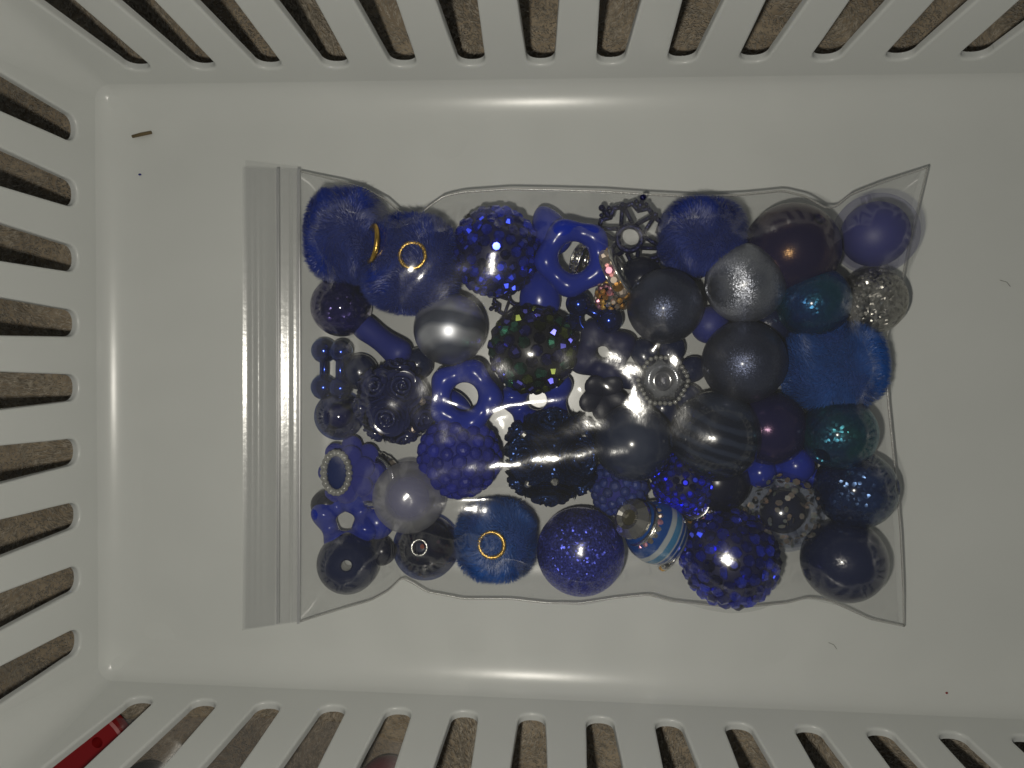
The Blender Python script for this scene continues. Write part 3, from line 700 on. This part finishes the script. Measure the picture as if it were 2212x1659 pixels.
def crystal():
    z = 16.0; p = P(1366, 1121, z); R = MM(44, z); root = empty('crystal_rondelle', p, 'faceted clear crystal rondelle with a wide hole, left of the striped bead', 'bead', None, zto((-.62, .38, .72)))
    vs, fs = lathe([(R * .38, -1.6), (R * .40, 1.7), (R * .62, 2.3), (R, .5), (R, -.5), (R * .62, -2.2)], 16); link('body', mesh('body', vs, fs, False), M_gemsil, root)
    link('hole', mesh('hole', *lathe([(.01, .6), (R * .39, .6)], 16, False)), pr('olive_hole', (.06, .055, .03), .4), root); obst(p, 3.6)
crystal()
rondelle(1445, 1202, 36, (.83, -.50, .1), 'iridescent rhinestone rondelle peeking out under the striped bead', 5.0, [M_gemab, M_gemgold, M_gemsil], .85, 16)
round_bead(1254, 1191, 95, M_glit, 'cobalt blue glitter bead at the bottom edge of the bag', axis=(-.85, .35, .25))
fur_bead(1072, 1166, 92, 92, 'bright blue plush bead at the bottom edge with a gold eyelet', fur=M_fur2, skin=M_furskin2, ring=(1062, 1177, 33, (-.10, .05, 1)), seed=8, z=9.8, zr=9.6)
shell_bead(883, 1074, 79, 'frosted white bead with a blue centre at the lower left', M_frost, M_core, .68, z=14.0)
gem_bead(992, 986, 90, 'violet blue berry bead of matte round lumps, above the bright plush bead', M_berry, M_core, 1.75, z=12.0, name='berry_bead', pname='lump', group='berry beads in the bag', mk=lump_mesh, jit=.05, h=.7)
rose_bead(1190, 985, 104, 'black navy bead covered in glittering blue roses, centre bottom of the pile', M_roseg, [(-.50, .06, .85), (.62, .08, .75), (.0, .85, .55), (-.05, -.88, .45), (-.85, .6, .2), (.8, .7, .2), (.8, -.65, .2), (-.8, -.65, .2)], 6.2,
          gems=[((.10, .10, 1), M_gemsil), ((.78, .55, .5), M_gemsil), ((-.6, .55, .6), M_gemsil), ((-.5, -.55, .7), M_gemsil), ((.1, -.45, .9), M_gemsil)])
# suede flower with a pearl ring
def suede():
    z = 8.5; p = P(745, 1024, z); root = empty('suede_flower_bead', p, 'violet blue suede flower with an oval ring of grey pearls, beside the zip', 'bead', 'flower beads in the bag'); obst(p, 6.5)
    for ring, (n_, r_, zz, L_, W_, off) in enumerate(((8, 5.6, -2.2, 3.6, 2.8, 0), (6, 3.8, .2, 3.4, 2.8, .4))):
        vs, fs = sphere(1, 20, 12); V = []
        for x, y, q in vs: V.append((x * L_, y * W_ * (1 + .15 * x), q * 1.5 + .4 * x * x))
        pm = mesh('petal', V, fs); pm.materials.append(M_suede)
        for k in range(n_):
            a = 2 * math.pi * k / n_ + off; link('petal', pm, None, root, (1.2 + r_ * math.cos(a) * .95, r_ * math.sin(a) * 1.12, zz), Matrix.Rotation(a, 3, 'Z'))
    bm_ = mesh('pearl', *xf(sphere(.95, 12, 8), scl=(1, 1, 1))); bm_.materials.append(M_white_pearl); c = P(725, 1022, 12) - p
    for k in range(22):
        a = 2 * math.pi * k / 22; link('pearl', bm_, None, root, (c[0] + 3.3 * math.cos(a), c[1] + 5.1 * math.sin(a), 2.9))
    link('center', mesh('center', *xf(sphere(1, 18, 10), (c[0], c[1], 1.6), None, (3.0, 4.8, 1.0))), pr('blue_cabochon', (.008, .022, .12), .5, Specular_IOR_Level=.2), root)
suede()
rondelle(812, 1038, 66, (-.35, .10, .93), 'silver rhinestone ring lying under the suede flower and the frosted bead', 5.5, [M_gemsil, M_silver, M_gemab], 1.15, 24, 2.2, M_silver, hole=.6)
ring_bead(746, 1126, 44, 24, 'royal blue scalloped bead peeping out below the suede flower', z=6.5, lob=4, amp=.12, axis=(.0, .2, .95), ph=1.2, ampz=.7)
round_bead(752, 1216, 68, M_navygloss, 'glossy navy bead with its drill hole showing in the bottom left corner', axis=(.22, .18, .95), hole=1.3)
round_bead(825, 1190, 32, M_blackgloss, 'small black bead between the drilled navy bead and the confetti bead', z=4.2)
shell_bead(920, 1181, 72, 'navy bead with copper confetti and a silver rimmed hole at the bottom left', M_clear_dark, M_navycore, .8, flk=M_confetti_red, nf=60, fs_=.8, axis=(-.02, .22, .97), grommet=True)
gem_bead(1478, 1040, 70, 'bright cobalt rhinestone bead wedged above the striped bead', [M_gem, pr('vivid_cobalt_rhinestone', (.012, .02, .75), .3, rand=.6, Metallic=.85)], M_gemcore, 1.05, z=8.6, jit=.3)
rondelle(1500, 1085, 48, (-.55, .35, .75), 'iridescent pink and orange rhinestone rondelle below the bright cobalt rhinestones', 7.0, [M_gemab, M_gempink, M_gemgold], .85, 16)
gem_bead(1336, 1052, 62, 'frosted blue berry bead under the smoky glass bead', M_berry2, M_core, 1.4, z=6.8, name='berry_bead', pname='lump', group='berry beads in the bag', mk=lump_mesh, jit=.05, h=.7)
round_bead(1533, 702, 40, M_royal_matte, 'small royal blue bead glimpsed between the three slate pearls', z=4.8)
round_bead(1660, 700, 52, M_navygloss, 'small navy bead hidden between the slate pearls and the petrol lustre bead', z=5.6)
round_bead(1490, 565, 44, M_navygloss, 'small navy bead in the shadow above the shimmer bead', z=5.0)
round_bead(1730, 800, 40, M_navygloss, 'small navy bead under the left side of the bright plush bead', z=4.6)
round_bead(778, 803, 40, M_navygloss, 'small navy filler bead added to darken the gap between the metallic balls and the rose bead', z=4.6)  # this and the next two: fillers added to darken gaps in the pile
round_bead(902, 786, 36, M_navygloss, 'small navy filler bead added to darken the gap under the marbled bead', z=4.2)
round_bead(815, 1128, 38, M_royal, 'small royal blue filler bead added to darken the gap under the lower left side of the frosted bead', z=4.4)
round_bead(705, 1090, 34, M_blackgloss, 'small black bead in the shadow left of the suede flower', z=4.2)

# ------------------------------------------------------------------ the zip bag
TOP = [(650, 370), (690, 380), (740, 392), (790, 408), (835, 432), (868, 462), (893, 478), (925, 447), (958, 424), (1000, 415), (1100, 408), (1200, 410), (1300, 413), (1400, 420), (1500, 425), (1600, 421), (1690, 412), (1740, 424), (1785, 450), (1806, 446), (1838, 420), (1900, 396), (2004, 361)]
BOT = [(650, 1342), (700, 1326), (750, 1311), (800, 1297), (838, 1276), (868, 1247), (890, 1258), (922, 1278), (1000, 1293), (1100, 1293), (1180, 1302), (1250, 1303), (1330, 1291), (1400, 1284), (1450, 1298), (1560, 1309), (1640, 1308), (1700, 1302), (1745, 1290), (1790, 1296), (1830, 1314), (1880, 1337), (1953, 1352)]
RGT = [(2004, 361), (1985, 440), (1965, 520), (1950, 600), (1925, 690), (1911, 745), (1914, 800), (1919, 870), (1927, 950), (1937, 1050), (1946, 1150), (1951, 1260), (1953, 1352)]
LFT = [(650, 370), (651, 600), (652, 860), (651, 1100), (650, 1342)]
def resample(poly, n, smooth=1):
    p = np.array(poly, float)
    d = np.r_[0, np.cumsum(np.hypot(*np.diff(p, axis=0).T))]; t = np.linspace(0, d[-1], n)
    q = np.stack([np.interp(t, d, p[:, k]) for k in (0, 1)], 1)
    for _ in range(smooth): q[1:-1] = .25 * q[:-2] + .5 * q[1:-1] + .25 * q[2:]
    return q
NS, NT = 330, 250
def heights_edge(n, mid, a, b):
    t = np.linspace(0, 1, n); return np.interp(t, [0, .08, .5, .92, 1], [a, mid * .8 + a * .2, mid, mid * .8 + b * .2, b])
zt = heights_edge(NS, 11.0, 4.5, 6.5); zb = heights_edge(NS, 6.5, 4.5, 3.0); zr = heights_edge(NT, 7.0, 6.0, 3.0); zl = heights_edge(NT, 5.0, 4.5, 4.5)
top = resample(TOP, NS); bot = resample(BOT, NS); lft = resample(LFT, NT); rgt = resample(RGT, NT)
def to3(q, z): return np.array([P(u, v, zz) for (u, v), zz in zip(q, z)])
T3, B3, L3, R3 = to3(top, zt), to3(bot, zb), to3(lft, zl), to3(rgt, zr)
s = np.linspace(0, 1, NS)[:, None, None]; t = np.linspace(0, 1, NT)[None, :, None]
C = (1 - t) * T3[:, None] + t * B3[:, None] + (1 - s) * L3[None] + s * R3[None] - ((1 - s) * (1 - t) * T3[0] + s * (1 - t) * T3[-1] + (1 - s) * t * B3[0] + s * t * B3[-1])
X, Y, Z0 = C[..., 0], C[..., 1], C[..., 2]
ob = np.full(X.shape, -50.0)
for x, y, z, Rx, Ry, Rz in OBST:
    q = np.sqrt(((X - x) / (Rx + .3)) ** 2 + ((Y - y) / (Ry + .3)) ** 2); Rz = Rz + .3; k0 = .82
    ob = np.maximum(ob, np.where(q < k0, z + Rz * np.sqrt(np.maximum(1 - q * q, 0)), z + Rz * (math.sqrt(1 - k0 * k0) - (q - k0) * k0 / math.sqrt(1 - k0 * k0))))
    
# folds seen in the film, and added dips that break up glare: (points, height, width mm)
def seg_ridge(pts, amp, wd, z=18):
    w = [P(u, v, z)[:2] for u, v in pts]; best = np.full(X.shape, 1e9); al = np.zeros(X.shape); tot = len(w) - 1
    for i in range(tot):
        a, b = w[i], w[i + 1]; ab = b - a; k = np.clip(((X - a[0]) * ab[0] + (Y - a[1]) * ab[1]) / (ab @ ab), 0, 1)
        d = np.hypot(X - a[0] - k * ab[0], Y - a[1] - k * ab[1]); m_ = d < best; best = np.where(m_, d, best); al = np.where(m_, (i + k) / tot, al)
    return amp * np.exp(-(best / wd) ** 2) * np.sin(np.pi * np.clip(.04 + .92 * al, 0, 1)) ** .6
Zf = np.maximum(Z0, ob)
def relax(Z, it, lo):
    for k in range(it):
        A = .25 * (Z[:-2, 1:-1] + Z[2:, 1:-1] + Z[1:-1, :-2] + Z[1:-1, 2:]); Z[1:-1, 1:-1] = np.maximum(A, lo[1:-1, 1:-1])
    return Z
# coarse to fine start
Zc = Zf[::5, ::5].copy(); oc = np.maximum(ob, 0)[::5, ::5]
for q in (Zc,):
    q[0, :] = Z0[0, ::5]; q[:, 0] = Z0[::5, 0]; q[-1, :] = Z0[-1, ::5][:q.shape[1]] if q.shape[0] * 5 - 4 >= NS else q[-1, :]
relax(Zc, 400, oc)
ii = np.clip(np.arange(NS) / 5, 0, Zc.shape[0] - 1.001); jj = np.clip(np.arange(NT) / 5, 0, Zc.shape[1] - 1.001)
i0, j0 = ii.astype(int), jj.astype(int); fi, fj = (ii - i0)[:, None], (jj - j0)[None]
Zf = (1 - fi) * (1 - fj) * Zc[i0][:, j0] + fi * (1 - fj) * Zc[i0 + 1][:, j0] + (1 - fi) * fj * Zc[i0][:, j0 + 1] + fi * fj * Zc[i0 + 1][:, j0 + 1]
Zf = np.maximum(Zf, ob)
for a in ((0, slice(None)), (-1, slice(None)), (slice(None), 0), (slice(None), -1)): Zf[a] = Z0[a]
relax(Zf, 220, ob)
def crest(pts, amp, rad, pc=88, z=18):
    global Zf
    w = [P(u, v, z)[:2] for u, v in pts]; best = np.full(X.shape, 1e9); al = np.zeros(X.shape); tot = len(w) - 1
    for i in range(tot):
        a, b = w[i], w[i + 1]; ab = b - a; k = np.clip(((X - a[0]) * ab[0] + (Y - a[1]) * ab[1]) / (ab @ ab), 0, 1)
        d = np.hypot(X - a[0] - k * ab[0], Y - a[1] - k * ab[1]); m_ = d < best; best = np.where(m_, d, best); al = np.where(m_, (i + k) / tot, al)
    near = best < 1.2; z0 = np.percentile(Zf[near], pc) + amp
    dip = np.maximum(0, .14 - al) / .14 + np.maximum(0, al - .78) / .22
    Cz = z0 - best ** 2 / (2 * rad) - 3.0 * dip ** 2; k_ = .22; Zf = np.maximum(Zf, Cz) + k_ * np.log1p(np.exp(-np.abs(Zf - Cz) / k_))
crest([(870, 1036), (1000, 1012), (1190, 988), (1330, 972), (1500, 960)], .15, 9.0, 98)
crest([(885, 1098), (960, 1102), (1110, 1110)], .15, 11.0, 97)
crest([(905, 1118), (960, 1132), (1020, 1146)], .0, 4.0)
crest([(1432, 655), (1442, 745)], .0, 3.0); crest([(1395, 738), (1445, 752), (1482, 800)], .15, 3.5)
FOLDS = [([(770, 462), (868, 498), (990, 425)], 1.2, 1.6), ([(1190, 470), (1260, 500), (1320, 545)], .7, 1.2), ([(985, 492), (1045, 478), (1100, 462)], .6, 1.2), ([(1060, 1180), (1150, 1225), (1330, 1262)], .5, 1.6),
         ([(1320, 1280), (1395, 1245), (1450, 1280)], .8, 1.8), ([(1880, 1290), (1950, 1348)], .9, 1.2), ([(800, 1290), (850, 1240), (900, 1255)], 1.4, 2.2), ([(1830, 430), (1850, 500), (1900, 560)], .7, 2.5),
         ([(1050, 875), (1160, 868), (1260, 850)], -2.6, 4.5), ([(950, 850), (1050, 900)], -1.6, 3.2), ([(1270, 800), (1340, 860)], -2.0, 3.5), ([(1080, 900), (1110, 960)], -1.5, 3.5)]  # negative heights: dips added to break up flash glare on flat film
for a_, b_ in (((700, 400), (760, 470)), ((1000, 420), (985, 490)), ((1130, 412), (1120, 455)), ((1460, 430), (1440, 500)), ((1640, 425), (1600, 470)), ((1745, 440), (1790, 500)), ((1960, 420), (1890, 520)), ((1120, 1290), (1150, 1230)), ((1300, 1295), (1340, 1240)), ((1500, 1300), (1480, 1240)), ((1700, 1300), (1690, 1220)), ((1900, 1330), (1860, 1280)), ((1940, 600), (1890, 600)), ((1915, 820), (1880, 850)), ((1930, 1000), (1890, 1010)), ((665, 500), (700, 560)), ((660, 1000), (700, 990)), ((680, 1320), (740, 1270))):
    FOLDS.append(([a_, ((a_[0] + b_[0]) / 2 + rng.normal(0, 6), (a_[1] + b_[1]) / 2 + rng.normal(0, 6)), b_], .55, .85))
for f_ in FOLDS: Zf += seg_ridge(*f_)
# fine random crumple, fading to the seams
edge = np.minimum(np.minimum(s[..., 0], 1 - s[..., 0]) * 165, np.minimum(t[..., 0], 1 - t[..., 0]) * 115)
cr = np.zeros(X.shape)
for k in range(9):
    a = rng.uniform(0, math.pi); fq = rng.uniform(.10, .45); cr += rng.uniform(.05, .14) / (1 + fq) * np.abs(np.sin((X * math.cos(a) + Y * math.sin(a)) * fq + 1.5 * np.sin((X * math.sin(a) - Y * math.cos(a)) * .09 + k) + k)) 
Zf += cr * np.clip(edge / 8, 0, 1)
for _ in range(5): Zf[1:-1, 1:-1] = .5 * Zf[1:-1, 1:-1] + .125 * (Zf[:-2, 1:-1] + Zf[2:, 1:-1] + Zf[1:-1, :-2] + Zf[1:-1, 2:])
# tension puckers running in from the side seams
puck = .10 * np.sin(np.arange(NS) * .55 + 2 * np.sin(np.arange(NS) * .07))[:, None] * (np.exp(-t[..., 0] * 40) + np.exp(-(1 - t[..., 0]) * 40))
Zf[1:-1, 1:-1] += puck[1:-1, 1:-1]
Zbk = .35 + (Z0 - .35) * np.exp(-np.clip(edge, 0, None) / 3.2)
fsq = [(i * NT + j, (i + 1) * NT + j, (i + 1) * NT + j + 1, i * NT + j + 1) for i in range(NS - 1) for j in range(NT - 1)]
bag = empty('zip_bag', P(1250, 850, 0), 'clear plastic zip bag packed with blue beads lying in the basket', 'bag')
bo = np.array(P(1250, 850, 0))
def bpart(name, V, Fc, mt, smooth=True): return link(name, mesh(name, np.asarray(V) - bo, Fc, smooth), mt, bag)
bpart('front_film', np.stack([X, Y, Zf], -1).reshape(-1, 3), fsq, M_film)
sb_ = 3; Xb, Yb, Zbb = X[::sb_, ::sb_], Y[::sb_, ::sb_], Zbk[::sb_, ::sb_]; nb, mb = Xb.shape
bpart('back_film', np.stack([Xb, Yb, Zbb], -1).reshape(-1, 3), [(i * mb + j, (i + 1) * mb + j, (i + 1) * mb + j + 1, i * mb + j + 1) for i in range(nb - 1) for j in range(mb - 1)], M_filmback)
def seam(pts):
    n_ = len(pts); V = []
    tn = np.gradient(pts, axis=0); nn = np.stack([-tn[:, 1], tn[:, 0], 0 * tn[:, 0]], 1); nn /= np.linalg.norm(nn, axis=1)[:, None]
    return tube(pts[::3].tolist() + [pts[-1].tolist()], .28, 6)
bpart('side_seam', *seam(T3), M_edge); bpart('side_seam', *seam(B3), M_edge); bpart('bottom_seam', *seam(R3), M_edge)
# mouth and zip: a ribbed strip; cross-section = (u at mid height, z)
NV = 120; vv = np.linspace(0, 1, NV)
ribs = [(523, 5.66), (527, 5.48), (531, 5.29), (538, 5.1), (541, 5.19), (544, 5.05), (551, 4.95), (554, 5.06), (557, 4.9), (563, 4.82), (566, 4.93), (569, 4.8), (580, 4.8), (592, 4.9), (598, 5.0), (601, 5.95), (603, 5.98), (606, 5.88), (612, 5.63), (618, 5.36), (623, 5.15), (627, 5.1), (629, 5.5), (631, 5.52), (634, 5.42), (638, 5.26), (641, 5.14), (645, 4.8), (651, 5.0)]
def strip_u(u, k): return u + 3 * math.sin(k * 3.1) * .5
V = []
for k in vv:
    for u, z in ribs:
        vt = 362 + (u - 523) * .04; vb = 1362 - (u - 523) * .15; zz = z + .4 * math.sin(k * 5 + .5) + (-.6 if z > 5 and False else 0)
        V.append(P(strip_u(u, k), vt + (vb - vt) * k, zz))
nrb = len(ribs)
bpart('zip_strip', V, [(i * nrb + j, i * nrb + j + 1, (i + 1) * nrb + j + 1, (i + 1) * nrb + j) for i in range(NV - 1) for j in range(nrb - 1)], M_seal)
V = []
for k in vv:
    for u in (530, 590, 651):
        vt = 346 + (u - 530) * .12; vb = 1360 - (u - 523) * .14; V.append(P(u, vt + (vb - vt) * k, 2.6 + .5 * math.sin(k * 4)))
bpart('back_strip', V, [(i * 3 + j, i * 3 + j + 1, (i + 1) * 3 + j + 1, (i + 1) * 3 + j) for i in range(NV - 1) for j in range(2)], M_filmback)
for uc, rr in ((599, .4), (644, .4)):
    pts = [P(strip_u(uc, k), 364 + (1348 - 364) * k, 5.3 + .4 * math.sin(k * 5 + .5)) for k in np.linspace(0, 1, 60)]
    V = []; Fc = []; n_ = 16
    for q in pts:
        for j in range(n_): a_ = 2 * math.pi * j / n_; V.append((q[0] + rr * math.cos(a_), q[1], q[2] + .09 * math.sin(a_)))
    Fc = [(i * n_ + j, i * n_ + (j + 1) % n_, (i + 1) * n_ + (j + 1) % n_, (i + 1) * n_ + j) for i in range(len(pts) - 1) for j in range(n_)]
    bpart('zip_track', V, Fc, M_track)

# ------------------------------------------------------------------ bits lying on the basket floor
def tag_thing(name, part, mt, label, cat, loc, group=None): return tag(link(name, mesh(name, *part), mt, None, loc), label, cat, group)
a, b = P(286, 295, .5), P(327, 286, .5)
tag_thing('straw_bit', tube([(0, 0, 0), tuple((b - a) * .5 + [0, 0, .12]), tuple(b - a)], [.42, .5, .45], 8), M_straw, 'tiny brown piece of straw on the basket floor at the top left', 'debris', a)
tag_thing('crumb', xf(sphere(.36, 8, 6), scl=(1.3, .8, .6)), M_crumbb, 'tiny blue crumb on the basket floor below the brown straw', 'debris', P(302, 377, .3), 'crumbs on the basket floor')
tag_thing('crumb', xf(sphere(.34, 8, 6), scl=(1, .8, .6)), M_crumbr, 'tiny red crumb on the basket floor at the lower right', 'debris', P(2045, 1497, 2.0), 'crumbs on the basket floor')
for u, v, L_, lab in ((2160, 605, 3.2, 'short dark lint hair on the basket floor right of the bag'), (1790, 1388, 2.6, 'short dark lint hair on the basket floor below the bag')):
    p = P(u, v, .15); tag_thing('lint_hair', tube([(0, 0, 0), (L_ * .5, -.5, .1), (L_ * .8, -1.6, .05)], .055, 5), M_lint, lab, 'lint', p, 'lint hairs on the basket floor')

# ------------------------------------------------------------------ a second bag and a red piece on the carpet, seen through the bottom slots
def red_clip():
    a, b = P(262, 1560, 0), P(110, 1690, 0); d = b - a; L_ = np.linalg.norm(d[:2]); ang = math.atan2(d[1], d[0]); V = []; Fc = []
    W_ = 8.0; hx, hr = 6.8, 1.55; n_ = 24
    outer = []
    for i in range(n_):
        t_ = 2 * math.pi * i / n_; ct, st = math.cos(t_), math.sin(t_); outer.append((math.copysign(abs(ct) ** .5, ct) * L_ / 2 + L_ / 2, math.copysign(abs(st) ** .5, st) * W_))
    hole = [(hx + hr * math.cos(2 * math.pi * i / n_), hr * math.sin(2 * math.pi * i / n_)) for i in range(n_)]
    for z, sh in ((2.4, .6), (1.8, 0), (-2.0, 0)):
        V += [(x + (sh if x < L_ / 2 else -sh), y * (1 - sh / W_), z) for x, y in outer]
    b0_ = len(V); V += [(x, y, 2.4) for x, y in hole]; V += [(x, y, -2.0) for x, y in hole]
    for i in range(n_):
        j = (i + 1) % n_
        for k in (0, 1): Fc.append((k * n_ + i, (k + 1) * n_ + i, (k + 1) * n_ + j, k * n_ + j))
        Fc.append((i, j, b0_ + j, b0_ + i)); Fc.append((b0_ + i, b0_ + j, b0_ + n_ + j, b0_ + n_ + i))
    o = link('red_clip', mesh('red_clip', V, Fc, True, 35), M_red, None, (a[0], a[1], 0.5)); o.rotation_euler = (0, 0, ang)
    tag(o, 'red plastic piece with a round hole, seen through the first slot at the bottom left', 'plastic piece')
red_clip()
def ob_bead(u, v, r, z, mt, label):
    p = P(u, v, z); R = MM(r, z); o = link('round_bead', mesh('round_bead', *lathe(beadprof(R, 1.2), 36), True, 50), mt, None, p, zto((.8, .4, .2))); tag(o, label, 'bead', 'beads in the second bag')
    return p, R
ba = ob_bead(835, 1702, 66, 4.0, M_redbead, 'dark red bead under film seen through the fifth slot at the bottom')
bb = ob_bead(312, 1705, 58, 3.0, M_blackbead, 'black bead under film seen through the second slot at the bottom')
n1, n2 = 70, 30; V = []
for i in range(n1):
    for j in range(n2):
        q0 = P(236 + (925 - 236) * i / (n1 - 1), 1548 + (1760 - 1548) * j / (n2 - 1) , 0)
        if i > 45: q0 = q0 + np.array([0, -(i - 45) * .0 - max(0, (i - 45) / 24) * (1 - j / n2) * 6, 0])
        z = .2 + 1.0 * math.sin(i * .3 + j * .2) ** 2
        for p, R in (ba, bb):
            d = math.hypot(q0[0] - p[0], q0[1] - p[1]); z = max(z, p[2] + R + .6 - max(0, d - R * .3) * .75 if d < 26 else z)
        V.append((q0[0], q0[1], z))
o = link('plastic_bag', mesh('plastic_bag', V, [(i * n2 + j, (i + 1) * n2 + j, (i + 1) * n2 + j + 1, i * n2 + j + 1) for i in range(n1 - 1) for j in range(n2 - 1)]), film('second_bag_film', (.86, .84, .82), .06, .25, 1.0, .3, .3))
tag(o, 'clear plastic bag of red beads on the carpet, seen through the lower left slots', 'bag')
